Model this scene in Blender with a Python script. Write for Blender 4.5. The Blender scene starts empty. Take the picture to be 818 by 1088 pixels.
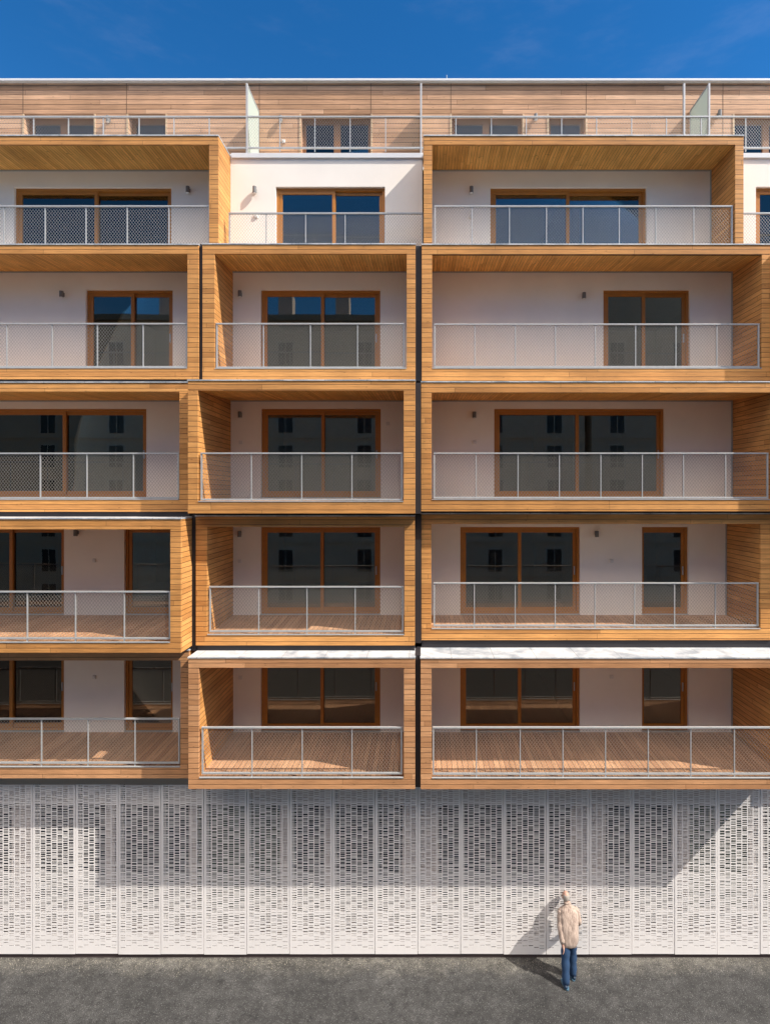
import bpy, math, random
from mathutils import Vector
R = random.Random(7)
S = bpy.context.scene
COL = S.collection
F = 600.0; VX = 450.0; VY = 525.0; H = 10.81
PW = 41.5; YW = F / PW
def X(x, p): return (x - VX) / p
def Z(y, p): return H + (VY - y) / p
# ------------------------------------------------------------------ mesh helpers
class MB:
    def __init__(s): s.v = []; s.f = []
    def hexa(s, a):            # 8 points: bottom 4 ccw (seen from above), top 4
        n = len(s.v); s.v += [tuple(q) for q in a]
        s.f += [(n, n+3, n+2, n+1), (n+4, n+5, n+6, n+7), (n, n+1, n+5, n+4), (n+1, n+2, n+6, n+5), (n+2, n+3, n+7, n+6), (n+3, n, n+4, n+7)]
    def box(s, x0, x1, y0, y1, z0, z1):
        s.hexa([(x0,y0,z0),(x1,y0,z0),(x1,y1,z0),(x0,y1,z0),(x0,y0,z1),(x1,y0,z1),(x1,y1,z1),(x0,y1,z1)])
    def tube(s, a, b, r, n=4, r2=None):
        a = Vector(a); b = Vector(b); d = (b-a).normalized(); r2 = r if r2 is None else r2
        u = d.orthogonal().normalized(); w = d.cross(u); k = len(s.v)
        for c, q in ((a, r), (b, r2)):
            for i in range(n):
                t = 2*math.pi*(i+.5)/n; s.v.append(tuple(c + u*math.cos(t)*q + w*math.sin(t)*q))
        for i in range(n):
            j = (i+1) % n; s.f.append((k+i, k+j, k+n+j, k+n+i))
        s.f.append(tuple(k+i for i in reversed(range(n)))); s.f.append(tuple(k+n+i for i in range(n)))
    def mesh(s, name, mat, bevel=0):
        m = bpy.data.meshes.new(name); m.from_pydata(s.v, [], s.f); m.update()
        if mat: m.materials.append(mat)
        return m
    def build(s, name, mat, parent=None, bevel=0):
        o = bpy.data.objects.new(name, s.mesh(name, mat)); COL.objects.link(o)
        if parent: o.parent = parent
        if bevel:
            b = o.modifiers.new('bevel', 'BEVEL'); b.width = bevel; b.segments = 2; b.limit_method = 'ANGLE'
        return o
def bx(name, mat, parent, *c, bevel=0):
    m = MB(); m.box(*c); return m.build(name, mat, parent, bevel)
def tag(o, label=None, cat=None, group=None, kind=None):
    if label: o['label'] = label
    if cat: o['category'] = cat
    if group: o['group'] = group
    if kind: o['kind'] = kind
    return o
def empty(name, loc=(0,0,0)):
    o = bpy.data.objects.new(name, None); COL.objects.link(o); o.location = loc; return o
# ------------------------------------------------------------------ materials
class NT:
    def __init__(s, name):
        s.m = bpy.data.materials.new(name); s.m.use_nodes = True; s.t = s.m.node_tree
        s.b = s.t.nodes['Principled BSDF']; s.out = s.t.nodes['Material Output']
    def n(s, typ, **kw):
        o = s.t.nodes.new(typ)
        for k, v in kw.items(): setattr(o, k, v)
        return o
    def l(s, a, b): s.t.links.new(a, b)
    def m_(s, op, a, b=None, c=None):
        o = s.n('ShaderNodeMath', operation=op)
        for i, v in enumerate((a, b, c)):
            if v is None: continue
            if isinstance(v, (int, float)): o.inputs[i].default_value = v
            else: s.l(v, o.inputs[i])
        return o.outputs[0]
    def pos(s):
        g = s.n('ShaderNodeNewGeometry'); x = s.n('ShaderNodeSeparateXYZ'); s.l(g.outputs['Position'], x.inputs[0])
        return g.outputs['Position'], x.outputs
    def comb(s, a, b, c):
        o = s.n('ShaderNodeCombineXYZ')
        for i, v in enumerate((a, b, c)):
            if isinstance(v, (int, float)): o.inputs[i].default_value = v
            else: s.l(v, o.inputs[i])
        return o.outputs[0]
    def noise(s, vec, scale, detail=3, rough=.55):
        o = s.n('ShaderNodeTexNoise'); s.l(vec, o.inputs['Vector']); o.inputs['Scale'].default_value = scale
        o.inputs['Detail'].default_value = detail; o.inputs['Roughness'].default_value = rough; return o.outputs['Fac']
    def white(s, vec):
        o = s.n('ShaderNodeTexWhiteNoise', noise_dimensions='3D'); s.l(vec, o.inputs['Vector']); return o.outputs['Value']
    def ramp(s, fac, pts):
        o = s.n('ShaderNodeValToRGB'); s.l(fac, o.inputs[0]); e = o.color_ramp.elements
        while len(e) < len(pts): e.new(.5)
        for q, (p, c) in zip(e, pts):
            q.position = p; q.color = (*c, 1) if len(c) == 3 else c
        return o.outputs[0]
    def mul(s, col, fac):      # colour * scalar
        o = s.n('ShaderNodeVectorMath', operation='SCALE'); s.l(col, o.inputs[0]); s.l(fac, o.inputs['Scale']); return o.outputs[0]
    def bump(s, h, strength=.3, dist=.01):
        o = s.n('ShaderNodeBump'); s.l(h, o.inputs['Height']); o.inputs['Strength'].default_value = strength
        o.inputs['Distance'].default_value = dist; s.l(o.outputs[0], s.b.inputs['Normal'])
def rng(t, v, lo, hi):         # map 0..1 to lo..hi
    return t.m_('MULTIPLY_ADD', v, hi-lo, lo)
def wood(name, axis, pitch, cols, seglen=2.6, gap=.105, gapdark=.22, rough=.6, off=0.0):
    t = NT(name); P, c = t.pos(); A = c['Z'] if axis == 'Z' else c['X']
    L = t.m_('ADD', c['X'], c['Y']) if axis == 'Z' else c['Y']
    a = t.m_('DIVIDE', t.m_('ADD', A, 50+off), pitch); i = t.m_('FLOOR', a); fr = t.m_('FRACT', a)
    oi = t.n('ShaderNodeObjectInfo').outputs['Random']
    w1 = t.white(t.comb(i, 3.3, 1.7))
    sl_ = t.m_('ADD', t.m_('DIVIDE', L, seglen), t.m_('MULTIPLY', w1, 9)); seg = t.m_('FLOOR', sl_)
    butt = t.m_('SUBTRACT', 1, t.m_('MULTIPLY', t.m_('LESS_THAN', t.m_('FRACT', sl_), .0045/seglen*2.6), .45))
    rnd = t.white(t.comb(i, seg, oi))
    hi, lo = (7.0 if axis == 'Z' else 90.0), 1.6
    if axis == 'Z': gv = t.comb(t.m_('MULTIPLY', c['X'], 2.2), t.m_('MULTIPLY', c['Y'], 2.2), t.m_('MULTIPLY', c['Z'], 70))
    else: gv = t.comb(t.m_('MULTIPLY', c['X'], 70), t.m_('MULTIPLY', c['Y'], 2.2), t.m_('MULTIPLY', c['Z'], 8))
    gr = t.noise(gv, 1.0, 4, .6); big = t.noise(P, .9, 3)
    col = t.ramp(rnd, [(0, cols[0]), (.35, cols[1]), (.7, cols[2]), (1, cols[3])])
    f = t.m_('MULTIPLY', rng(t, gr, .35, 1.65), rng(t, big, .62, 1.38))
    g = t.m_('LESS_THAN', fr, gap); gm = t.m_('SUBTRACT', 1, t.m_('MULTIPLY', g, 1-gapdark))
    kn = t.n('ShaderNodeTexVoronoi'); kn.inputs['Scale'].default_value = 1.0; kn.inputs['Randomness'].default_value = 1
    t.l(t.comb(t.m_('MULTIPLY', c['X'], 3.4), t.m_('MULTIPLY', c['Y'], 3.4), t.m_('MULTIPLY', c['Z'], 9)), kn.inputs['Vector'])
    kd = t.m_('SUBTRACT', 1, t.m_('MULTIPLY', t.m_('LESS_THAN', kn.outputs['Distance'], .09), .35))
    f = t.m_('MULTIPLY', t.m_('MULTIPLY', t.m_('MULTIPLY', f, gm), kd), butt)
    t.l(t.mul(col, f), t.b.inputs['Base Color']); t.b.inputs['Roughness'].default_value = rough
    t.b.inputs['Specular IOR Level'].default_value = .3
    t.bump(t.m_('ADD', t.m_('MULTIPLY', gm, 1.0), t.m_('MULTIPLY', gr, .25)), .5, .006)
    return t.m
def plain(name, col, rough=.6, metal=0, var=.12, scale=3.0, bump=0, spec=.4):
    t = NT(name); P, c = t.pos(); n = t.noise(P, scale, 4)
    rgb = t.n('ShaderNodeRGB'); rgb.outputs[0].default_value = (*col, 1)
    t.l(t.mul(rgb.outputs[0], rng(t, n, 1-var, 1+var)), t.b.inputs['Base Color'])
    t.b.inputs['Roughness'].default_value = rough; t.b.inputs['Metallic'].default_value = metal
    t.b.inputs['Specular IOR Level'].default_value = spec
    if bump: t.bump(t.noise(P, 90, 2), bump, .004)
    return t.m
honey = [(.45,.205,.062), (.56,.265,.082), (.63,.31,.100), (.51,.235,.068)]
ruddy = [(.41,.20,.09), (.52,.265,.125), (.59,.315,.155), (.46,.225,.10)]
M = {}
M['clad'] = wood('timber_boards', 'Z', .1145, honey, seglen=4.6)
M['clad_ruddy'] = wood('weathering_timber_boards', 'Z', .1145, ruddy, seglen=4.6)
M['soffit'] = wood('soffit_boards', 'X', .075, [(.66,.33,.08),(.78,.41,.11),(.85,.47,.135),(.74,.375,.095)], seglen=4, gap=.10, gapdark=.35)
M['deck'] = wood('deck_boards', 'X', .12, [(.34,.18,.10),(.42,.235,.13),(.48,.28,.16),(.38,.21,.115)], seglen=4, gap=.08, gapdark=.2)
M['attic'] = wood('weathered_boards', 'Z', .128, [(.37,.205,.11),(.52,.30,.175),(.60,.37,.23),(.45,.25,.14)], seglen=4.8, gap=.13, gapdark=.22)
M['reveal'] = wood('pale_boards', 'Z', .128, [(.5,.36,.22),(.55,.40,.25),(.6,.44,.28),(.5,.36,.22)])
M['plaster'] = plain('white_render', (.86,.81,.745), .9, var=.07, scale=1.3, bump=.12)
M['frame'] = plain('stained_wood_frame', (.42,.165,.028), .4, var=.15, scale=9)
M['attic_frame'] = plain('brown_window_frame', (.20,.085,.03), .45, var=.15, scale=9)
M['galv'] = plain('galvanised_steel', (.43,.44,.445), .42, .25, var=.18, scale=14)
M['wire'] = plain('steel_wire', (.34,.32,.29), .5, .2, var=.05)
M['cap'] = plain('pale_metal_cap', (.66,.67,.68), .4, .1, var=.06)
M['black'] = plain('dark_joint', (.022,.020,.024), .6)
M['joint'] = plain('brown_joint', (.10,.065,.04), .8)
M['dark'] = plain('dark_grey_lamp', (.17,.17,.17), .5)
M['white'] = plain('white_plastic', (.72,.70,.67), .5)
M['interior'] = plain('interior_paint', (.58,.48,.40), .9)
M['blind'] = plain('grey_blind', (.13,.145,.165), .7)
M['taupe'] = plain('taupe_band', (.34,.30,.26), .8, var=.06)
def zinc():
    t = NT('zinc_sheet'); P, c = t.pos(); n = t.noise(P, 1.7, 5, .62); n2 = t.noise(P, 12, 3)
    col = t.ramp(n, [(.36, (.30,.335,.375)), (.46, (.46,.49,.52)), (.54, (.62,.63,.64)), (.64, (.45,.48,.51))])
    fr = t.m_('FRACT', t.m_('DIVIDE', t.m_('ADD', c['X'], 50), .92)); g = t.m_('SUBTRACT', 1, t.m_('MULTIPLY', t.m_('LESS_THAN', fr, .018), .35))
    t.l(t.mul(col, t.m_('MULTIPLY', g, rng(t, n2, .9, 1.1))), t.b.inputs['Base Color'])
    t.b.inputs['Roughness'].default_value = .5; t.b.inputs['Metallic'].default_value = .15
    t.bump(n, .3, .02); return t.m
M['zinc'] = zinc()
def panelmat():
    t = NT('white_lacquered_metal'); P, c = t.pos(); n = t.noise(P, .8, 4)
    oi = t.n('ShaderNodeObjectInfo').outputs['Random']
    rgb = t.n('ShaderNodeRGB'); rgb.outputs[0].default_value = (.80,.775,.765,1)
    drip = t.noise(t.comb(t.m_('MULTIPLY', c['X'], 9), 0, t.m_('MULTIPLY', c['Z'], .7)), 1, 3)
    f = t.m_('MULTIPLY', rng(t, n, .95, 1.05), t.m_('MULTIPLY', rng(t, oi, .97, 1.02), rng(t, drip, .96, 1.04)))
    t.l(t.mul(rgb.outputs[0], f), t.b.inputs['Base Color']); t.b.inputs['Roughness'].default_value = .42; return t.m
M['panel'] = panelmat()
def glass(name, ior=1.75, tint=(.72,.76,.78)):
    t = NT(name); t.t.nodes.remove(t.b)
    tr = t.n('ShaderNodeBsdfTransparent'); tr.inputs[0].default_value = (*tint, 1)
    gl = t.n('ShaderNodeBsdfGlossy'); gl.inputs['Roughness'].default_value = .004; gl.inputs['Color'].default_value = (1,.90,.79,1)
    fr = t.n('ShaderNodeFresnel'); fr.inputs['IOR'].default_value = ior
    P, c = t.pos(); bp = t.n('ShaderNodeBump'); bp.inputs['Strength'].default_value = .02; bp.inputs['Distance'].default_value = .05
    t.l(t.noise(P, .8, 1), bp.inputs['Height']); t.l(bp.outputs[0], gl.inputs['Normal'])
    mx = t.n('ShaderNodeMixShader'); t.l(fr.outputs[0], mx.inputs[0]); t.l(tr.outputs[0], mx.inputs[1]); t.l(gl.outputs[0], mx.inputs[2])
    t.l(mx.outputs[0], t.out.inputs['Surface']); return t.m
M['glass'] = glass('window_glass', 1.9)
def frosted():
    t = NT('frosted_glass'); t.t.nodes.remove(t.b)
    d = t.n('ShaderNodeBsdfDiffuse'); d.inputs[0].default_value = (.62,.68,.62,1)
    tl = t.n('ShaderNodeBsdfTranslucent'); tl.inputs[0].default_value = (.62,.68,.62,1)
    mx = t.n('ShaderNodeMixShader'); mx.inputs[0].default_value = .4
    t.l(d.outputs[0], mx.inputs[1]); t.l(tl.outputs[0], mx.inputs[2]); t.l(mx.outputs[0], t.out.inputs['Surface']); return t.m
M['frost'] = frosted()
def asphalt():
    t = NT('asphalt'); P, c = t.pos()
    n1 = t.noise(P, .55, 5, .6); n2 = t.noise(P, 7, 4, .7); n3 = t.noise(P, 55, 3, .8)
    v = t.n('ShaderNodeTexVoronoi'); v.inputs['Scale'].default_value = 46; t.l(P, v.inputs['Vector'])
    sp = t.white(v.outputs['Position']) if 'Position' in v.outputs else n3
    stone = t.m_('MULTIPLY', t.m_('GREATER_THAN', sp, .80), t.m_('LESS_THAN', v.outputs['Distance'], .42))
    n0 = t.noise(P, 2.1, 4, .6)
    base = t.m_('MULTIPLY', t.m_('MULTIPLY', rng(t, n1, .2, 1.8), rng(t, n0, .2, 1.8)), t.m_('MULTIPLY', rng(t, n2, -.1, 2.1), rng(t, n3, -1.6, 3.6)))
    base = t.m_('MAXIMUM', base, .12)
    # dusty strip of fine gravel along the foot of the building
    dust = t.m_('MULTIPLY', t.m_('SMOOTH_MIN', 1.0, t.m_('MAXIMUM', 0, t.m_('MULTIPLY', t.m_('SUBTRACT', t.m_('ADD', c['Y'], rng(t, t.noise(P, 1.6, 5, .7), -.55, .55)), 12.62), 2.4)), .1), 1.0)
    dust = t.m_('MULTIPLY', dust, t.m_('LESS_THAN', c['Y'], 13.3))
    cr = t.ramp(dust, [(0, (.039,.0385,.0375)), (1, (.084,.080,.071))])
    k = t.m_('ADD', base, t.m_('MULTIPLY', stone, 1.8))
    crk = t.noise(t.comb(c['X'], t.m_('MULTIPLY', c['Y'], 2.2), 0), 1.3, 4, .5)
    ck = t.m_('SUBTRACT', 1, t.m_('MULTIPLY', t.m_('LESS_THAN', t.m_('ABSOLUTE', t.m_('SUBTRACT', crk, .5)), .004), .55))
    t.l(t.mul(cr, t.m_('MULTIPLY', k, ck)), t.b.inputs['Base Color']); t.b.inputs['Roughness'].default_value = .85
    t.bump(t.m_('ADD', n3, t.m_('MULTIPLY', stone, .5)), .9, .012); return t.m
M['asphalt'] = asphalt()
# ------------------------------------------------------------------ building
B = tag(empty('apartment_building', (0, YW, 0)), 'long apartment building with honey timber balcony boxes stacked in three columns on white render walls', 'apartment building')
B.location = (0, 0, 0)
def frange(a, b): return (min(a, b), max(a, b))
def wall_holes(name, mat, x0, x1, z0, z1, y0, y1, holes, parent=B):
    """a wall slab with rectangular openings"""
    m = MB(); xs = sorted({x0, x1} | {h[0] for h in holes} | {h[1] for h in holes})
    for a, b in zip(xs, xs[1:]):
        if b-a < 1e-6: continue
        cuts = sorted([(h[2], h[3]) for h in holes if h[0] <= a+1e-6 and h[1] >= b-1e-6]); z = z0
        for c, d in cuts:
            if c > z+1e-4: m.box(a, b, y0, y1, z, c)
            z = max(z, d)
        if z < z1-1e-4: m.box(a, b, y0, y1, z, z1)
    return m.build(name, mat, parent)
FLOOR = {1: H+5.80, 2: H+2.90, 3: H-.10, 4: H-3.10, 5: H-6.10}
DTOP = {1: Z(198.5, PW), 2: Z(307.5, PW), 3: Z(434, PW), 4: Z(560, PW), 5: Z(560, PW)-3.0}
LEFT, RIGHT = -18.2, 14.6
def door(row, x0, x1, split=None, yface=YW, p=PW, slim=None, top=None, blind=0):
    """sliding balcony door in a hole of the wall; all px at plane p. returns the hole"""
    a, b = X(x0, p), X(x1, p); z0 = FLOOR[row]+.02; z1 = top if top else DTOP[row]
    ya = yface+.07; m = MB(); fw = .065
    m.box(a, b, ya, ya+.14, z1-fw, z1); m.box(a, b, ya, ya+.14, z0, z0+.06)
    m.box(a, a+fw, ya, ya+.14, z0+.06, z1-fw); m.box(b-fw, b, ya, ya+.14, z0+.06, z1-fw)
    d = m.build('sliding_door', M['frame'], B, bevel=.006)
    s = (a+b)/2 if split is None else X(split, p)
    spans = [(a+fw, s+.045, .012), (s-.045, b-fw, .062)] if split is not None else [(a+fw, b-fw, .03)]
    for i, (c, e, dy) in enumerate(spans):
        sw = .085; q = MB(); y = ya+dy; zz0, zz1 = z0+.06, z1-fw
        q.box(c, e, y, y+.045, zz1-sw, zz1); q.box(c, e, y, y+.045, zz0, zz0+.10)
        l_, r_ = sw, sw
        if slim == 'l': l_ = .02
        if slim == 'r': r_ = .02
        q.box(c, c+l_, y, y+.045, zz0+.10, zz1-sw); q.box(e-r_, e, y, y+.045, zz0+.10, zz1-sw)
        q.build('sash', M['frame'], d, bevel=.005)
        g = MB(); g.box(c+l_, e-r_, y+.018, y+.026, zz0+.10, zz1-sw); g.build('pane', M['glass'], d)
        if i == len(spans)-1 and row > 1: bx('handle', M['galv'], d, e-r_+.02, e-r_+.05, y-.035, y, z0+1.0, z0+1.22, bevel=.005)
        if blind:
            bx('blind', M['blind'], d, c+.05, e-.05, ya+.15, ya+.16, z0, z0+(z1-z0)*blind)
    bx('sill', M['galv'], d, a, b, yface-.015, ya, z0-.018, z0+.004)
    return (a, b, z0-.018, z1)
# --- loggia wall row by row
doors = {
 1: [(-240, -90, -165), (15, 182, 100), (521, 687, 604)],
 2: [(-160, -60, -110), (91, 183.5, 139), (277, 404, 342), (641, 733, 685), (850, 940, 890)],
 3: [(-240, -110, -175), (-30, 155.5, 66), (277.5, 404.5, 342.5), (525, 706, 614), (850, 1000, 925)],
 4: [(-240, -130, -185), (-60, 68, 9), (277, 404, 341.5), (489, 616, 552.5), (850, 1000, 925)],
 5: [(-240, -130, -185), (-60, 68, 9), (277, 404, 341.5), (489, 616, 552.5), (850, 1000, 925)]}
tops = {1: H+8.42, 2: H+5.78, 3: H+2.80, 4: H-.20, 5: H-3.20}
bots = {1: H+5.78, 2: H+2.80, 3: H-.20, 4: H-3.20, 5: H-6.30}
for r in range(1, 6):
    hs = [door(r, *d) for d in doors[r]]
    if r >= 4:
        hs.append(door(r, 132, 183.5, None, slim='r')); hs.append(door(r, 682, 731.5, None, slim='l'))
    if r == 1:
        wall_holes('loggia_wall', M['plaster'], LEFT, X(232, 45)-.05, bots[1], tops[1], YW, YW+.28, hs[:2])
        wall_holes('loggia_wall', M['plaster'], .02, X(790, 45)-.05, bots[1], tops[1], YW, YW+.28, hs[2:])
    else:
        wall_holes('loggia_wall', M['plaster'], LEFT, RIGHT, bots[r], tops[r], YW, YW+.28, hs)
# white projecting walls of row 1, with doors
PM = 42.4; YM = F/PM
h1 = door(1, 293, 409, 354, yface=YM, p=PM, top=Z(198, PM))
wall_holes('terrace_wall', M['plaster'], X(250, PM)-.12, -.03, bots[1], H+8.54, YM, YW+.28, [h1])
h2 = door(1, 803, 925, 864, yface=YM, p=PM, top=Z(198, PM))
wall_holes('terrace_wall', M['plaster'], X(790, PM)-.30, RIGHT, bots[1], H+8.54, YM, YW+.28, [h2])
for a, b in ((X(243.5, 43), X(449.4, 43)), (X(791, 43), RIGHT)):
    bx('parapet_cap', M['cap'], B, a, b, YM-.045, YM+.5, Z(163.2, 43), Z(158, 43), bevel=.006)
# interior storeys (seen faintly through the glass)
for r in range(1, 6):
    bx('floor_slab', M['interior'], B, LEFT, RIGHT, YW+.28, YW+5.5, bots[r]-.02, FLOOR[r])
    m = MB(); m.box(LEFT, RIGHT, YW+5.5, YW+5.7, FLOOR[r], tops[r]-.02)
    for xx in (-13.6, -9.6, -5.1, -.2, 3.9, 8.2): m.box(xx, xx+.15, YW+.28, YW+5.5, FLOOR[r], tops[r]-.02)
    m.build('interior_wall', M['interior'], B)
# end walls
bx('side_wall', M['plaster'], B, LEFT-.3, LEFT-.002, YW, YW+9, 0, H+8.42)
bx('side_wall', M['plaster'], B, RIGHT+.002, RIGHT+.3, YW, YW+9, 0, H+8.42)
# --- attic
PA = 39.5; YA = F/PA
aw = [(26, 100, 63), (136.5, 176, None), (320, 394, 357), (480, 555, 517), (583, 622, None), (780, 856, 818)]
zt = Z(88, PA); zf = H+8.50; hs = []
for x0, x1, sp in aw:
    a, b = X(x0, PA), X(x1, PA); z1 = Z(121, PA); hs.append((a, b, zf, z1))
    m = MB(); y = YA+.19; fw = .09
    m.box(a, b, y, y+.08, z1-.14, z1); m.box(a, b, y, y+.08, zf, zf+.10); m.box(a, a+fw, y, y+.08, zf+.1, z1-.14); m.box(b-fw, b, y, y+.08, zf+.1, z1-.14)
    if sp: s = X(sp, PA); m.box(s-.09, s+.09, y, y+.08, zf+.1, z1-.14)
    w = m.build('attic_window', M['attic_frame'], B, bevel=.005)
    ss = [a+fw] + ([X(sp, PA)-.09, X(sp, PA)+.09] if sp else []) + [b-fw]
    for i in range(0, len(ss), 2): bx('pane', M['glass'], w, ss[i], ss[i+1], y+.03, y+.04, zf+.1, z1-.14)
    m = MB(); m.box(a-.045, a-.002, YA-.02, YA+.185, zf, z1); m.box(b+.002, b+.045, YA-.02, YA+.185, zf, z1); m.build('reveal_board', M['reveal'], w)
    bx('blind', M['blind'], w, a+.05, b-.05, y+.10, y+.11, zf, zf+.75)
wall_holes('attic_wall', M['attic'], LEFT, RIGHT, zf, zt, YA, YA+.25, hs)
for x in (24.5, 134.5, 275.6, 394, 479, 622.7, 768):
    bx('cladding_joint', M['joint'], B, X(x, PA)-.006, X(x, PA)+.006, YA-.004, YA-.001, zf if x in (24.5, 275.6, 768) else Z(121, PA), zt-.002)
bx('interior_wall', M['interior'], B, LEFT, RIGHT, YA+4, YA+4.2, zf, zt)
bx('terrace_floor', M['cap'], B, LEFT, RIGHT, YM+.5, YA+4, H+8.43, zf-.002)
bx('roof', M['cap'], B, LEFT-.3, RIGHT+.3, YA-.10, YA+7, zt, Z(85.4, PA), bevel=.01)
m = MB(); xr = X(475, PA); m.tube((xr, YA+.2, zt+.05), (xr, YA+.2, Z(73.5, PA)), .008, 6); m.build('roof_rod', M['galv'], B)
# attic glass partitions
def partition(x, full=True):
    xx = X(x, 42.3); yf = F/42.3; z0 = H+8.46; z1 = Z(88.5, 42.3); m = MB()
    m.box(xx-.022, xx+.022, yf-.03, yf+.03, z0, z1)
    if full:
        m.box(xx-.015, xx+.015, yf+.03, YA-.01, z1-.04, z1); m.box(xx-.015, xx+.015, YA-.04, YA-.01, z0, z1-.04); m.box(xx-.015, xx+.015, yf+.03, YA-.04, z0+.02, z0+.06)
    o = m.build('terrace_partition', M['galv'], B, bevel=.003)
    if full: bx('frosted_panel', M['frost'], o, xx-.005, xx+.005, yf+.03, YA-.04, z0+.06, z1-.04)
partition(262.5); partition(447.3, True); partition(753); partition(726.5, False)
# --- railings
def railing(p, x0, x1, yt, yb, posts, inset=.04, cell=.070, mesh=True, thick=.05, ends=(1, 1), tw=.022):
    """yt, yb: px of top and bottom bars (plane p)"""
    if x0 < -20:                                   # runs on to the left, past the edge of the picture
        step = posts[1]-posts[0]; posts = list(posts)
        while X(posts[0]-step, p) > -17.3: posts.insert(0, posts[0]-step)
        x0 = LX(-17.5, p)
    a, b = X(x0, p), X(x1, p); y = F/p+inset; zt_, zb = Z(yt, p), Z(yb, p)
    m = MB(); m.box(a, b, y-.012, y+thick-.012, zt_-tw, zt_+.012); m.box(a, b, y-.005, y+.035, zb-.02, zb+.02)
    if ends[0]: m.box(a, a+.035, y-.004, y+.034, zb+.02, zt_-tw)
    if ends[1]: m.box(b-.035, b, y-.004, y+.034, zb+.02, zt_-tw)
    r = m.build('railing', M['galv'], B, bevel=.003)
    for px in posts:
        c = X(px, p); q = MB(); q.box(c-.0105, c+.0105, y+.0, y+.03, zb-.09, zt_-tw); q.build('post', M['galv'], r)
    if mesh:
        q = MB(); h0, h1 = zb+.02, zt_-tw; hh = h1-h0; sl = .80   # dx per dz of a wire
        a_, b_ = a+.03, b-.03; run = hh*sl; n = int((b_-a_+run)/cell); yy = y+.012; w = .0028
        for i in range(n+1):
            for sg in (1, -1):
                xs = a_-run+i*cell if sg > 0 else a_+i*cell
                xe = xs+sg*run if sg > 0 else xs-run
                # clip the wire to the frame
                p0, p1 = (xs, h0), (xe, h1); dx = p1[0]-p0[0]
                t0, t1 = 0., 1.
                for lim, s_ in ((a_, 1), (b_, -1)):
                    f0, f1 = s_*(p0[0]-lim), s_*(p1[0]-lim)
                    if f0 < 0 and f1 < 0: t0, t1 = 1, 0; break
                    if f0 < 0: t0 = max(t0, f0/(f0-f1))
                    elif f1 < 0: t1 = min(t1, f0/(f0-f1))
                if t1-t0 < .02: continue
                A = (p0[0]+dx*t0, yy+sg*.002, h0+hh*t0); C = (p0[0]+dx*t1, yy+sg*.002, h0+hh*t1)
                q.tube(A, C, w, 3)
        q.build('wire_mesh', M['wire'], r)
    return r
# --- balcony boxes
BACKSOF = {1: H+8.30, 2: H+5.70, 3: H+2.40, 4: H-.60, 5: H-3.72}
def balcony(row, p, xo0, xi0, xi1, xo1, yt, yh, yr, yb, label=None, sheet=False, floor_front=None):
    """px of outer/inner left and right, top, header bottom, rim top, bottom at front plane p"""
    yf = F/p; rd = .06; CL = M['clad_ruddy'] if row == 5 else M['clad']
    xo0, xi0, xi1, xo1 = [X(v, p) if abs(v) > 20 or v == 0 else v for v in (xo0, xi0, xi1, xo1)]
    zt_, zh, zr, zb = Z(yt, p), Z(yh, p), Z(yr, p), Z(yb, p)
    m = MB(); e = .0015
    m.box(xo0, xo1, yf, yf+rd, zh, zt_); m.box(xo0, xo1, yf, yf+rd, zb, zr)
    m.box(xo0, xi0, yf+.002, yf+rd, zr, zh); m.box(xi1, xo1, yf+.002, yf+rd, zr, zh)
    o = m.build('balcony_box', CL, B, bevel=.004)
    if label: o['label'] = label
    y0, y1 = yf+rd, YW-.003; zs = BACKSOF[row]; zd = FLOOR[row]
    for a, b in ((xo0, xi0), (xi1, xo1)):
        q = MB(); q.box(a, b, y0, y1, zb+.003, zt_-.003); q.build('side_panel', M['clad'], o)
    q = MB(); a, b = xi0+.001, xi1-.001
    q.hexa([(a,y0,zh),(b,y0,zh),(b,y1,zs),(a,y1,zs),(a,y0,zt_-.003),(b,y0,zt_-.003),(b,y1,zt_-.003),(a,y1,zt_-.003)])
    q.build('soffit', M['soffit'], o)
    q = MB(); zfr = zr+.002
    q.hexa([(a,y0,zb+.004),(b,y0,zb+.004),(b,y1,zb+.004),(a,y1,zb+.004),(a,y0,zfr),(b,y0,zfr),(b,y1,zd),(a,y1,zd)])
    q.build('deck', M['deck'], o)
    q = MB(); q.box(xo0-.01, xo1+.01, yf-.015, y1, zt_+.002, zt_+.028); q.build('roof_sheet', M['zinc'], o)
    q = MB(); q.box(xi0+.01, xi1-.01, yf-.012, yf+.03, zr+.003, zr+.022); q.build('drip_edge', M['galv'], o)
    # grey edge trims where the cladding meets the render wall
    q = MB(); q.box(xi1-.03, xi1-.002, y1-.03, y1-.002, zd, zs-.03); q.box(xi0+.002, xi1-.002, y1-.03, y1-.002, zs-.03, zs-.004); q.build('edge_trim', M['galv'], o)
    return o
P1 = 45.0; P2 = 45.5
BL = -17.9; BI = -17.6
def LX(v, p): return VX + v*p     # metres -> px so all calls share one form
def bal(row, p, xo0, xi0, xi1, xo1, *a, **k):
    f = lambda v: LX(v, p) if abs(v) < 20 else v
    return balcony(row, p, f(xo0), f(xi0), f(xi1), f(xo1), *a, **k)
RI, RO = 7.90, 8.14
# row 1 (the bottom rim is the top of row 2)
def row1(xo0, xi0, xi1, xo1):
    return bal(1, P1, xo0, xi0, xi1, xo1, 144.2, 153.2, 525-(5.81)*P1+0, 525-(5.885-.1)*P1+4)
b = row1(BL, BI, 222, 232); b = row1(450, 459, 781, 790)
# row 2
bal(2, P2, BL, BI, 199, 211, 260.0, 269.3, 391.4, 402.6)
bal(2, P2, 215, 228, 432, 441.3, 259.6, 269.4, 391.8, 403.6)
bal(2, P2, 448, 459, RI, RO, 260.0, 270.2, 391.6, 404.2)
bal(2, 47.2, 8.36, 8.62, 13.9, 14.2, 250, 260, 386.5, 398)
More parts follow.
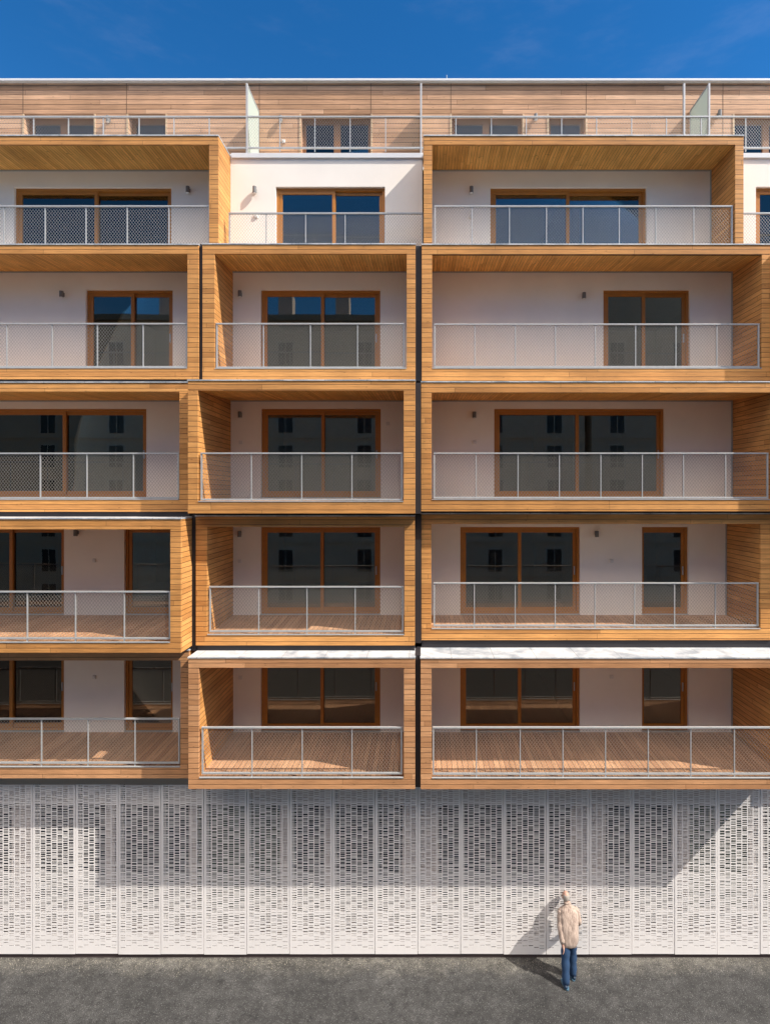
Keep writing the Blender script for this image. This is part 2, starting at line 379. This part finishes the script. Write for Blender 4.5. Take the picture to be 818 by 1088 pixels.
# row 3
bal(3, 46.9, BL, BI, 190.5, 201, 406.6, 416, 531.2, 543.8)
bal(3, 48.6, 199.5, 210.3, 428.8, 441, 404.5, 414.8, 533.4, 545.6)
bal(3, 47.2, 447.3, 458.5, RI, RO, 406.2, 417, 531.2, 543.4)
bal(3, 48.9, 8.32, 8.6, 13.9, 14.2, 403.8, 414.5, 533.4, 546)
# row 4
bal(4, 49.3, BL, BI, 180.8, 192.3, 551.6, 562.5, 683.2, 693.8, sheet=True)
bal(4, 47.2, 208, 220, 429.6, 440.6, 548.8, 559.8, 675, 686)
bal(4, 46.2, 447.6, 458.2, 808, 819, 546.4, 556.8, 668.6, 680.4)
bal(4, 46.2, 8.36, 8.62, 13.9, 14.2, 546.4, 556.8, 668.6, 680.4)
# row 5
bal(5, 47.3, BL, BI, 191.7, 201, 691.5, 702, 815.6, 827.4)
bal(5, 49.0, 200, 211.3, 429, 441, 699.6, 709.8, 827.2, 838.8, sheet=True)
bal(5, 49.0, 446.8, 458.5, RI, RO, 700, 710, 827.5, 839, sheet=True)
bal(5, 46.7, 8.40, 8.62, 13.9, 14.2, 689, 699, 813, 824.5)
# dark recessed joints between columns and rows
def joint(x0, x1, y0, z0, z1, y1=None): return bx('joint_panel', M['black'], B, x0, x1, y0, (y1 or YW-.01), z0, z1)
for p, xa, xb, za, zb_ in ((P2, X(211, P2), X(215, P2), 258, 403.5), (P2, X(441.3, P2), X(448, P2), 260, 404),
                           (47.9, X(441, 48.6), X(447.3, 47.2), 406, 546), (46.6, X(440.6, 47.2), X(447.6, 46.2), 547, 684),
                           (48.8, X(441, 49), X(446.8, 49), 697, 838)):
    joint(xa+.002, xb-.002, F/p+.05, Z(zb_, p), Z(za, p))
joint(X(192.3, 49.3)+.002, X(208, 47.2)-.002, F/47.2+.03, Z(692, 47.2), Z(547, 47.2))
for x0, x1, p, zlo, zhi in ((BL, X(211, P2), P2, Z(406.6, 46.9), Z(402.6, P2)), (X(215, P2), X(441, P2), P2, Z(404.5, 48.6), Z(403.6, P2)), (X(448, P2), RO, P2, Z(406.2, 47.2), Z(404.2, P2)),
                            (BL, X(201, 46.9), 46.9, Z(551.6, 49.3), Z(543.8, 46.9)), (X(199.5, 48.6), X(441, 48.6), 47.2, Z(548.8, 47.2), Z(545.6, 48.6)), (X(448, 47.2), RO, 46.2, Z(546.4, 46.2), Z(543.4, 47.2)),
                            (BL, X(192, 49.3), 47.3, Z(691.5, 47.3), Z(693.8, 49.3)), (X(208, 47.2), X(441, 47.2), 47.2, Z(699.6, 49), Z(686, 47.2)), (X(447.6, 46.2), RO, 46.2, Z(700, 49), Z(680.4, 46.2))):
    zlo += .032; zhi -= .003
    if zhi-zlo > .02: joint(x0+.01, x1-.01, F/p+.035, zlo, zhi)
# --- railings, front planes
for r in ((P1, -80, 222, 217.6, 264, [-41, 2.6, 46.5, 90, 134, 178.5]), (P1, 461.3, 779.5, 217.6, 264, [501.6, 541.5, 581, 619.8, 658.5, 697.5, 738]),
          (P2, -90, 198.3, 343, 389.2, [-43, 5.6, 54, 102.2, 151]), (P2, 228.7, 429.8, 343, 389.8, [279.3, 329.4, 379.6]), (P2, 461, 808, 343.6, 389.2, [504.6, 547.8, 590.5, 633, 676, 719, 762.6]),
          (46.9, -110, 189.4, 481.3, 529, [-58, -8, 41.3, 91, 140.6]), (48.6, 212.3, 427.6, 481.2, 530.8, [266.3, 320, 373.6]), (47.2, 460.5, 817.5, 481.2, 528.8, [506, 550.6, 594.8, 639, 683.2, 727, 772]),
          (49.3, -130, 180.3, 629, 679, [-76, -24, 27.3, 78.7, 130.8]), (47.2, 221.5, 428.6, 623.8, 671.4, [274.2, 325.6, 377]), (46.2, 460.5, 807, 619.8, 665.2, [504.1, 547.6, 590.3, 632.7, 675, 717.6, 761]),
          (47.3, -110, 190.2, 764.6, 811.8, [-57, -7, 42.5, 92.2, 142.3]), (49, 213.4, 427.3, 774, 823, [267, 320.5, 373.6]), (49, 459.5, 835, 774, 823.6, [506.3, 553, 598.6, 644, 689.6, 735, 781.5])):
    railing(*r)
railing(43.9, 243, 449.3, 226, 268, [282.6, 324.6, 366.6, 409], inset=0)
railing(43.9, 788, 1000, 226, 268, [833, 875, 917, 959], inset=0)
railing(42.3, -90, 262, 123.8, 157, [-75, -38, -1, 36, 73, 110, 148, 185, 222.5], inset=-.02, ends=(0, 0))
railing(42.3, 263, 447, 123.8, 157, [297.5, 334.6, 372, 409.7], inset=-.02, ends=(0, 0))
railing(42.3, 448, 752, 123.8, 157, [484.3, 522, 559, 596.6, 633.6, 670.8, 707.8, 744.5], inset=-.02, ends=(0, 0))
railing(42.3, 753.8, 1000, 123.8, 157, [792, 830, 868, 906, 944], inset=-.02, ends=(0, 0))
# --- small fittings on the walls
def lamp(x, y, p, yw):
    a, z = X(x, p), Z(y, p); m = MB(); m.box(a-.03, a+.03, yw-.03, yw-.001, z-.04, z+.05); m.tube((a, yw-.085, z-.075), (a, yw-.085, z+.075), .048, 14); m.box(a-.014, a+.014, yw-.05, yw-.029, z-.012, z+.012)
    o = m.build('wall_lamp', M['dark'], B); q = MB(); q.tube((a, yw-.085, z-.088), (a, yw-.085, z-.0755), .04, 12); q.build('lens', M['white'], o)
def socket(x, y, p, yw):
    a, z = X(x, p), Z(y, p); m = MB(); m.box(a-.045, a+.045, yw-.03, yw-.001, z-.045, z+.045); m.box(a-.03, a+.03, yw-.038, yw-.031, z-.03, z+.025); m.build('wall_socket', M['white'], B, bevel=.004)
for x, y in ((201, 203), (500.5, 203), (67.5, 313.5), (256, 313), (619.5, 315), (256, 441), (503.5, 441), (82.5, 566), (255.5, 567), (633, 567)): lamp(x, y, PW, YW)
for x, y in ((500, 230), (256, 470), (504, 470), (100.5, 595.5), (255, 596), (649.5, 596), (100.5, 719.5), (255.5, 720), (649.5, 719), (412, 450)): socket(x, y, PW, YW)
lamp(271.5, 203, PM, YM); socket(272, 229.5, PM, YM)
for x, y in ((116.5, 128), (299, 128), (568.5, 126), (763, 122)): lamp(x, y, PA, YA)
socket(301.5, 150, PA, YA)
# lower slab and taupe band above the screen
bx('lower_slab', M['taupe'], B, LEFT, RIGHT, F/45.7+.02, YW-.004, Z(834, 45.7), Z(827.6, 47.3)-.004)
gy = F/45.7+.30; gh = [(X(a, 43.9), X(b, 43.9), .9, 3.42) for a, b in ((-40, 20), (40, 118), (128, 205), (214, 300), (308, 346), (356, 428), (466, 604), (640, 716), (728, 790), (806, 870))]
wall_holes('ground_floor_wall', plain('ground_floor_grey', (.62,.56,.55), .8, var=.12), LEFT, RIGHT, 0, Z(834, 45.7)-.003, gy, gy+.2, gh)
gm_ = [plain('dark_blue_glazing', (.065,.072,.09), .12, var=.4, scale=.9, spec=.8), plain('green_glazing', (.11,.135,.12), .15, var=.4, scale=.9, spec=.8)]
for i, (a, b, c, e) in enumerate(gh): bx('ground_floor_glazing', gm_[1 if i in (3, 8) else 0], B, a+.002, b-.002, gy+.08, gy+.1, c+.002, e-.002)
# ------------------------------------------------------------------ perforated screen
PS = 45.7; YS = F/PS
SC = tag(empty('perforated_screen', (0, YS, 0)), 'white perforated metal screen of tall slotted panels closing the ground floor under the timber balconies', 'screen wall')
zt_s, zb_s = Z(834.3, PS), Z(1014.3, PS)
def panel_mesh():
    m = MB(); W = .984; t = .004; Hh = zt_s-zb_s; rr = random.Random(3)
    cols = 7; cw = .108; pitch = .1305; x0 = .052; xs = []
    def bar(a, b, c, d, tt=t): m.box(a, b, 0, tt, c, d)
    prev = 0
    for i in range(cols):
        a = x0+i*pitch; bar(prev, a, 0, Hh); prev = a+cw
        z = .05+rr.random()*.05; cz = 0
        while z < Hh-.04:
            u = z
            if u < .45:                                   # sparse, growing upwards
                gap = rr.choice((.05, .08, .12, .16))*(1.15-u*1.2); h = rr.choice((.012, .015, .018))
            elif u < .98:
                gap = rr.choice((.018, .028, .04, .05)); h = rr.choice((.014, .018, .024, .032))
            elif u < 1.9:
                gap = rr.choice((.012, .018, .024, .034)); h = rr.choice((.012, .018, .022, .030))
            elif u < 3.45:
                gap = rr.choice((.009, .011, .013, .017, .026)); h = rr.choice((.014, .020, .026, .034, .046))
            else:
                gap = rr.choice((.02, .03, .04)); h = rr.choice((.012, .018, .026))
            z0 = min(z+gap, Hh); bar(a, a+cw, cz, z0); cz = min(z0+h, Hh); z = cz
        if cz < Hh: bar(a, a+cw, cz, Hh)
    bar(prev, W, 0, Hh)
    m.box(0, .003, t, .045, 0, Hh); m.box(W-.003, W, t, .045, 0, Hh); m.box(.003, W-.003, t, .03, 0, .003)
    return m.mesh('screen_panel', M['panel'])
pm = panel_mesh(); pw = 45.48/PS
for k in range(-18, 15):
    o = bpy.data.objects.new('screen_panel', pm); COL.objects.link(o); o.parent = SC
    o.location = (X(444, PS)+k*pw+.004, R.choice((0, .003, .006)), zb_s + R.choice((0, 0, 0, .004, -.006, -.014)))
m = MB()
for k in range(-18, 16): m.box(X(444, PS)+k*pw-.02, X(444, PS)+k*pw+.09, .07, .15, zb_s, zt_s)
m.box(X(444, PS)-18*pw, X(444, PS)+15*pw, .151, .2, .70+zb_s, .86+zb_s)
m.build('back_frame', plain('frame_grey', (.55,.54,.53), .6), SC)
bx('base_plinth', plain('plinth_dark', (.05,.035,.035), .8), SC, X(444, PS)-18*pw, X(444, PS)+15*pw, .03, .40, 0, zb_s+.02)
# ------------------------------------------------------------------ ground
m = MB(); m.v = [(-300,-300,0),(300,-300,0),(300,300,0),(-300,300,0)]; m.f = [(0,1,2,3)]
tag(m.build('road', M['asphalt']), kind='structure')
m = MB(); m.box(-90, 90, -16.5, 3.0, 0.001, .004); tag(m.build('street', plain('dark_street', (.025,.023,.021), .9, var=.3)), kind='structure')
m = MB(); m.box(-80, 80, -20.5, -16.5, .0, .13); tag(m.build('pavement', plain('pavement_concrete', (.12,.115,.11), .9, var=.2)), kind='structure')
m = MB(); gr_ = random.Random(11)
for i in range(900):
    x = gr_.uniform(-12, 9); y = 13.12-abs(gr_.gauss(0, .16)); q = gr_.uniform(.004, .013); a = gr_.random()*3
    m.hexa([(x+q*math.cos(a+j*1.57), y+q*math.sin(a+j*1.57), 0) for j in range(4)] + [(x+q*.55*math.cos(a+.3+j*1.57), y+q*.55*math.sin(a+.3+j*1.57), q*.9) for j in range(4)])
tag(m.build('gravel', plain('pale_gravel', (.24,.22,.18), .9, var=.5, scale=30)), 'fine pale gravel swept against the foot of the perforated screen', 'gravel', kind='stuff')
# ------------------------------------------------------------------ buildings across the street (behind the camera, mirrored in the glass)
def town_house(x0, x1, hgt, col, label, wins, sills, ch, wz=(1.95,5.0,8.05,11.1,14.15,17.2,20.2,23.2)):
    yb = -20.5; t = tag(empty('town_house', ((x0+x1)/2, yb, 0)), label, 'town house'); off = -(x0+x1)/2
    mat = plain('facade_'+str(int(hgt)), col, .9, var=.08, scale=.5)
    m = MB(); m.box(x0+off, x1+off, -8, 0, 0, hgt); w = m.build('wall', mat, t)
    m = MB(); m.box(x0+off-.3, x1+off+.3, -8, .45, hgt, hgt+.5); m.build('cornice', plain('cornice_'+str(int(hgt)), tuple(c*.55 for c in col), .8), t)
    m = MB()
    for z in wz:
        if z+1.9 < hgt: m.box(x0+off, x1+off, .001, .14, z+1.55, z+1.75)
    m.build('string_course', mat, t)
    dk = plain('window_dark_'+str(int(hgt)), (.03,.03,.035), .2); wf = plain('window_surround_'+str(int(hgt)), (.74,.62,.48), .8)
    for xw in wins:
        if not x0+1 < xw < x1-1: continue
        for z in wz:
            if z+1.3 > hgt: continue
            a = xw+off; m = MB()
            m.box(a-.82, a-.62, .002, .05, z-1.0, z+.95); m.box(a+.62, a+.82, .002, .05, z-1.0, z+.95); m.box(a-.82, a+.82, .002, .05, z+.951, z+1.1); m.box(a-.03, a+.03, .03, .07, z-1.0, z+.95)
            f = m.build('window', wf, t); q = MB(); q.box(a-.62, a+.62, .002, .025, z-1.0, z+.95); q.build('pane', dk, f)
    for cx, hh in ch:
        m = MB(); m.box(cx+off-.6, cx+off+.6, -3, -1.8, hgt+.5, hgt+.5+hh)
        for k in (-.35, 0, .35): m.tube((cx+off+k, -2.4, hgt+.5+hh), (cx+off+k, -2.4, hgt+.9+hh), .12, 8)
        m.build('chimney', plain('chimney_pale', (.5,.47,.44), .9), t)
WX = [-33,-27,-21,-16.6,-12.1,-5.2,.6,6.3,11.5,17,22.6,28.5,34]
town_house(-42, 14.2, 26.0, (.78,.60,.42), 'beige town house across the street, mirrored in the balcony glass below a dark cornice', WX, 0, [(-23.5, 2.2), (-12.6, 2.5), (-7.4, 2.5), (2, 2)])
town_house(14.8, 44, 30.0, (.70,.55,.40), 'taller grey town house across the street, mirrored in the right-hand glass doors', WX, 0, [(21, 2)])
# ------------------------------------------------------------------ person
def skin(name, mat, verts, edges, rad, parent=None, root=0, sub=2):
    me = bpy.data.meshes.new(name); me.from_pydata(verts, edges, []); me.update(); me.materials.append(mat)
    o = bpy.data.objects.new(name, me); COL.objects.link(o)
    if parent: o.parent = parent
    bm_ = o.modifiers.new('skin', 'SKIN'); bm_.use_smooth_shade = True
    if not me.skin_vertices:
        import bmesh
        b = bmesh.new(); b.from_mesh(me); b.verts.layers.skin.verify(); b.to_mesh(me); b.free()
    for i, r in enumerate(rad):
        sv = me.skin_vertices[0].data[i]; sv.radius = (r, r) if isinstance(r, (int, float)) else r; sv.use_root = (i == root)
    s = o.modifiers.new('sub', 'SUBSURF'); s.levels = sub; s.render_levels = sub
    return o
PX, PY = 3.22, 12.36
def P_(x, y, z): return (x, y, z)
m_skin = plain('skin', (.44,.26,.20), .5); m_hair = plain('grey_hair', (.30,.27,.24), .85, var=.35, scale=40)
def knit():
    t = NT('beige_jacket_cloth'); P, c = t.pos()
    n = t.noise(t.comb(t.m_('MULTIPLY', c['X'], 22), t.m_('MULTIPLY', c['Y'], 22), t.m_('MULTIPLY', c['Z'], 2.2)), 1, 3)
    t.l(t.ramp(n, [(.3, (.24,.18,.15)), (.7, (.50,.395,.33))]), t.b.inputs['Base Color']); t.b.inputs['Roughness'].default_value = .95
    t.bump(n, .8, .02); return t.m
m_jack = knit(); m_jean = plain('blue_denim', (.014,.042,.10), .85, var=.35, scale=9, bump=.4); m_shoe = plain('navy_shoe', (.012,.03,.06), .5); m_sole = plain('pale_blue_sole', (.07,.15,.22), .5)
PE = tag(empty('person', (0, 0, 0)), 'person in beige jacket and blue jeans on the asphalt peering into the white slotted screen', 'person')
# joints (world metres). faces +Y (the screen), leaning towards it
pel = (3.26, 12.70, .90); che = (3.30, 12.84, 1.22); shl = (3.30, 12.88, 1.36); nek = (3.29, 12.92, 1.43); hd0 = (3.275, 12.95, 1.50); hd1 = (3.265, 12.965, 1.575)
lsh = (3.14, 12.85, 1.31); lel = (3.065, 12.69, 1.05); lwr = (3.10, 12.56, .78); lha = (3.105, 12.535, .70)
rsh = (3.45, 12.88, 1.31); rel = (3.53, 12.84, 1.07); rwr = (3.52, 12.98, .91); rha = (3.51, 13.03, .89)
lhp = (3.17, 12.68, .86); lkn = (3.15, 12.545, .46); lan = (3.12, 12.37, .09)
rhp = (3.35, 12.71, .86); rkn = (3.35, 12.70, .46); ran = (3.335, 12.61, .09)
V = [pel, che, shl, nek, hd0, hd1, lsh, lel, lwr, lha, rsh, rel, rwr, rha, lhp, lkn, lan, rhp, rkn, ran]
E = [(0,1),(1,2),(2,3),(3,4),(4,5),(2,6),(6,7),(7,8),(8,9),(2,10),(10,11),(11,12),(12,13),(0,14),(14,15),(15,16),(0,17),(17,18),(18,19)]
Rr = [.11, .12, .085, .05, .065, .07, .040, .036, .027, .032, .040, .042, .027, .032, .08, .055, .038, .08, .055, .038]
def hand(base, wr, sgn):
    n0 = len(V); i0 = base
    o = Vector(V[base])
    fs = [(-.030,.062,.0075), (-.012,.078,.008), (.008,.082,.008), (.027,.070,.008)]
    d = (o-Vector(V[wr])).normalized()
    side = Vector((0,1,0)) if sgn < 0 else Vector((0,0,1)); side = (side - d*side.dot(d)).normalized(); palm = d.cross(side)
    for off, ln, r in fs:
        a = o+side*off+d*.025; b = a+d*ln*.5+palm*.008*sgn; c = b+d*ln*.45+palm*.022*sgn
        k = len(V); V.extend([tuple(a), tuple(b), tuple(c)]); E.extend([(i0, k), (k, k+1), (k+1, k+2)]); Rr.extend([r+.002, r, r-.0015])
    a = o+side*.036-d*.01; b = a+side*.016+d*.035; k = len(V); V.extend([tuple(a), tuple(b)]); E.extend([(i0, k), (k, k+1)]); Rr.extend([.011, .008])
hand(9, 8, -1); hand(13, 12, 1)
skin('body', m_skin, V, E, Rr, PE, 0, 2)
def ell(mb, c, r, rot=0, nu=20, nv=14, zmin=-1.0, shape=None):
    k = len(mb.v)
    for j in range(nv+1):
        ph = -math.pi/2+math.pi*j/nv
        for i in range(nu):
            th = 2*math.pi*i/nu; x, y, z = math.cos(ph)*math.cos(th), math.cos(ph)*math.sin(th), math.sin(ph)
            if shape: x, y, z = shape(x, y, z)
            mb.v.append((c[0]+(x*math.cos(rot)-y*math.sin(rot))*r[0], c[1]+(x*math.sin(rot)+y*math.cos(rot))*r[1], c[2]+z*r[2]))
    for j in range(nv):
        for i in range(nu):
            mb.f.append((k+j*nu+i, k+j*nu+(i+1) % nu, k+(j+1)*nu+(i+1) % nu, k+(j+1)*nu+i))
def smooth(o):
    for f in o.data.polygons: f.use_smooth = True
    return o
HC = (3.268, 12.985, 1.545); hr = .95     # head turned a little to the left
def skull(x, y, z):   # y forward
    if z < 0: x *= 1+.25*z; y *= 1+.12*z
    return x, y, z
m = MB(); ell(m, HC, (.084, .104, .122), hr, 24, 18, shape=skull)
def loc(x, y, z): return (HC[0]+x*math.cos(hr)-y*math.sin(hr), HC[1]+x*math.sin(hr)+y*math.cos(hr), HC[2]+z)
ell(m, loc(0, .098, -.015), (.012, .018, .022), hr, 10, 8)           # nose
ell(m, loc(-.078, -.005, -.012), (.012, .020, .032), hr, 10, 8)      # ears
ell(m, loc(.078, -.005, -.012), (.012, .020, .032), hr, 10, 8)
ell(m, loc(0, .088, -.058), (.025, .010, .008), hr, 10, 6)           # mouth
m.box(*[0]*6); m.v = m.v[:-8]; m.f = m.f[:-6]
smooth(m.build('face', m_skin, PE))
m = MB()
for sx in (-.03, .03): ell(m, loc(sx, .084, .012), (.013, .010, .009), hr, 10, 6)
smooth(m.build('eye', m_shoe, PE))
# short hair: rim around the back and sides, crown bald
m = MB()
def rim(x, y, z): return x, min(y, .35), max(min(z, .62), -.66)
ell(m, HC, (.089, .109, .125), hr, 28, 20, shape=rim); smooth(m.build('hair', m_hair, PE))
# jacket: torso loft plus sleeves
def loft(mb, rings, n=28, fold=0, seed=1):
    rr = random.Random(seed); ph = [rr.random()*6.28 for _ in range(4)]; k0 = len(mb.v)
    for (c, rx, ry, tilt) in rings:
        for i in range(n):
            t = 2*math.pi*i/n; w = 1+fold*(math.sin(5*t+ph[0])*.5+math.sin(9*t+ph[1]+c[2]*6)*.35)
            x = rx*w*math.copysign(abs(math.cos(t))**.85, math.cos(t)); y = ry*w*math.copysign(abs(math.sin(t))**.85, math.sin(t))
            mb.v.append((c[0]+x, c[1]+y, c[2]-y*tilt))
    for j in range(len(rings)-1):
        for i in range(n): mb.f.append((k0+j*n+i, k0+j*n+(i+1) % n, k0+(j+1)*n+(i+1) % n, k0+(j+1)*n+i))
    mb.f.append(tuple(k0+i for i in reversed(range(n)))); e = k0+(len(rings)-1)*n; mb.f.append(tuple(e+i for i in range(n)))
m = MB()
loft(m, [((3.255,12.69,.715),.185,.165,0), ((3.255,12.69,.735),.197,.175,0), ((3.26,12.70,.80),.212,.190,0), ((3.27,12.735,.95),.218,.185,.15), ((3.28,12.78,1.08),.218,.175,.3),
         ((3.29,12.82,1.20),.222,.160,.4), ((3.295,12.85,1.30),.222,.135,.4), ((3.295,12.865,1.345),.200,.122,.4), ((3.295,12.875,1.388),.160,.105,.4), ((3.29,12.895,1.42),.085,.075,.4), ((3.285,12.905,1.455),.070,.068,.4)], fold=.075)
loft(m, [((3.284,12.90,1.435),.082,.074,.4), ((3.282,12.915,1.478),.078,.072,.4)], 20)
o = smooth(m.build('jacket', m_jack, PE))
def limb(mb, pts, rad, n=16, fold=.07, seed=2):
    rr = random.Random(seed); P = [Vector(q) for q in pts]; seq = []
    for i in range(len(P)-1):
        for s in range(6):
            t = s/6; seq.append((P[i].lerp(P[i+1], t), rad[i]*(1-t)+rad[i+1]*t))
    seq.append((P[-1], rad[-1])); k0 = len(mb.v)
    for i, (c, r) in enumerate(seq):
        d = (seq[min(i+1, len(seq)-1)][0]-seq[max(i-1, 0)][0]).normalized(); u = d.orthogonal().normalized()
        u = (Vector((1,0,0))-d*d.x).normalized(); w = d.cross(u); q = r*(1+fold*math.sin(i*2.1+seed))
        for j in range(n):
            t = 2*math.pi*j/n; mb.v.append(tuple(c+u*math.cos(t)*q+w*math.sin(t)*q))
    for i in range(len(seq)-1):
        for j in range(n): mb.f.append((k0+i*n+j, k0+i*n+(j+1) % n, k0+(i+1)*n+(j+1) % n, k0+(i+1)*n+j))
    mb.f.append(tuple(k0+j for j in reversed(range(n)))); e = k0+(len(seq)-1)*n; mb.f.append(tuple(e+j for j in range(n)))
m = MB(); limb(m, [(3.15,12.86,1.365), (3.115,12.84,1.30), lel, (lwr[0],lwr[1],lwr[2]+.03)], [.05,.080,.066,.050], seed=3); smooth(m.build('sleeve', m_jack, o))
m = MB(); limb(m, [(3.44,12.88,1.365), (3.475,12.87,1.30), rel, rwr], [.05,.080,.066,.050], seed=4); smooth(m.build('sleeve', m_jack, o))
m = MB(); limb(m, [(3.19,12.69,.90), lkn, (lan[0], lan[1], .055)], [.106,.092,.078], fold=.11, seed=5); limb(m, [(3.33,12.70,.90), rkn, (ran[0], ran[1], .055)], [.106,.092,.078], fold=.11, seed=6)
loft(m, [((3.26,12.695,.80),.165,.125,0), ((3.26,12.70,.97),.165,.12,0)], 24)
o = smooth(m.build('jeans', m_jean, PE))
for (ax, ay, az), rt in ((lan, .2), (ran, -.15)):
    m = MB(); cx, cy = ax-.05*math.sin(rt)*1.2, ay+.045
    def sh(x, y, z): return x*(1-.15*y), y, z*(1-.35*max(y, 0)) if z > 0 else z*.25
    ell(m, (cx, cy, .035), (.052, .145, .075), rt, 20, 12, shape=sh); s = smooth(m.build('shoe', m_shoe, PE))
    m = MB(); k = []
    loft(m, [((0,0,.002),.054,.150,0), ((0,0,.026),.056,.153,0)], 24)
    m.v = [(cx+x*math.cos(rt)-y*math.sin(rt), cy+x*math.sin(rt)+y*math.cos(rt), z) for x, y, z in m.v]; m.build('sole', m_sole, s)
# ------------------------------------------------------------------ light, sky, camera
d = Vector((-1693/F, 1, -1850/F)).normalized()
L = bpy.data.lights.new('sun', 'SUN'); L.energy = 2.75; L.angle = math.radians(.5); L.color = (1, .93, .83)
lo = bpy.data.objects.new('sun', L); COL.objects.link(lo); lo.rotation_euler = d.to_track_quat('-Z', 'Y').to_euler(); lo.location = (20, -10, 40)
W = bpy.data.worlds.new('World'); S.world = W; W.use_nodes = True; nt = W.node_tree
sk = nt.nodes.new('ShaderNodeTexSky'); sk.sky_type = 'NISHITA'; sk.sun_disc = False
to = -d; sk.sun_elevation = math.asin(to.z); sk.sun_rotation = math.atan2(to.x, to.y)
sk.altitude = 1500; sk.air_density = 1.0; sk.dust_density = .1; sk.ozone_density = 4.0
bg = nt.nodes['Background']; bg.inputs['Strength'].default_value = .10
hs_ = nt.nodes.new('ShaderNodeHueSaturation'); hs_.inputs['Saturation'].default_value = 1.30; hs_.inputs['Value'].default_value = .66
nt.links.new(sk.outputs[0], hs_.inputs['Color'])
# bright warm clouds behind the camera, added unseen as fill light for the shade
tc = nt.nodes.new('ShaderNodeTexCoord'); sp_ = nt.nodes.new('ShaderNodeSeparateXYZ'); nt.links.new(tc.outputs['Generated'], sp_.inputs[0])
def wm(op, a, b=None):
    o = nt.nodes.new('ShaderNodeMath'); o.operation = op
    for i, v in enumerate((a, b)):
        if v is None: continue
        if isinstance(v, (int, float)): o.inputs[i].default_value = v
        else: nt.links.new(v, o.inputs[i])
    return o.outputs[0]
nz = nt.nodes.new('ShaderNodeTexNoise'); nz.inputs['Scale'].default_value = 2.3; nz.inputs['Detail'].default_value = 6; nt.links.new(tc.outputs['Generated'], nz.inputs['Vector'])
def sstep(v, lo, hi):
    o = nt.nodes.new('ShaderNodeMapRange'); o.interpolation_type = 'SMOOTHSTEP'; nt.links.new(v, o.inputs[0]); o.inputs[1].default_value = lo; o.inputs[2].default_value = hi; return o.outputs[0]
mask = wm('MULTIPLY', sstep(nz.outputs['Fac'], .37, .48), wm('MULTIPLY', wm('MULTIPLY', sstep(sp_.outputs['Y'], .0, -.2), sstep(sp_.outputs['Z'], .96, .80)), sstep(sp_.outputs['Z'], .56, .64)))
# faint wisps of cirrus elsewhere
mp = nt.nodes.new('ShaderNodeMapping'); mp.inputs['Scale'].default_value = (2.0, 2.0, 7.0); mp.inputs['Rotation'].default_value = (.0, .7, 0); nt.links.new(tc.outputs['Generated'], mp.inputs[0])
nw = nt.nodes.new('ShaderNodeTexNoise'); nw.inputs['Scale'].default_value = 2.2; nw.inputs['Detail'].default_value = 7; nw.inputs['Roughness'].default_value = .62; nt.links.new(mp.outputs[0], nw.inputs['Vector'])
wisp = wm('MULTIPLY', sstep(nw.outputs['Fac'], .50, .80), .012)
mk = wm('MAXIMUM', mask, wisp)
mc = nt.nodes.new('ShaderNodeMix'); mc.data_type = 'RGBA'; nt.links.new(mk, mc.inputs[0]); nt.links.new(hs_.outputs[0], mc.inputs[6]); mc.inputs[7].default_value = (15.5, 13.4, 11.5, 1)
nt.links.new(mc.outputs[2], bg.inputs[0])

cam = bpy.data.cameras.new('camera'); cam.sensor_fit = 'HORIZONTAL'; cam.sensor_width = 36; cam.lens = 36*F/818
cam.shift_x = -(VX-409)/818; cam.shift_y = -(544-VY)/818; cam.clip_end = 800; cam.clip_start = .1
co = bpy.data.objects.new('camera', cam); COL.objects.link(co); co.location = (0, 0, H); co.rotation_euler = (math.radians(90), 0, 0); S.camera = co
S.view_settings.view_transform = 'Standard'; S.view_settings.look = 'None'; S.view_settings.gamma = 1; S.view_settings.exposure = 1.45
S.cycles.max_bounces = 8; S.cycles.transparent_max_bounces = 12; S.cycles.diffuse_bounces = 7
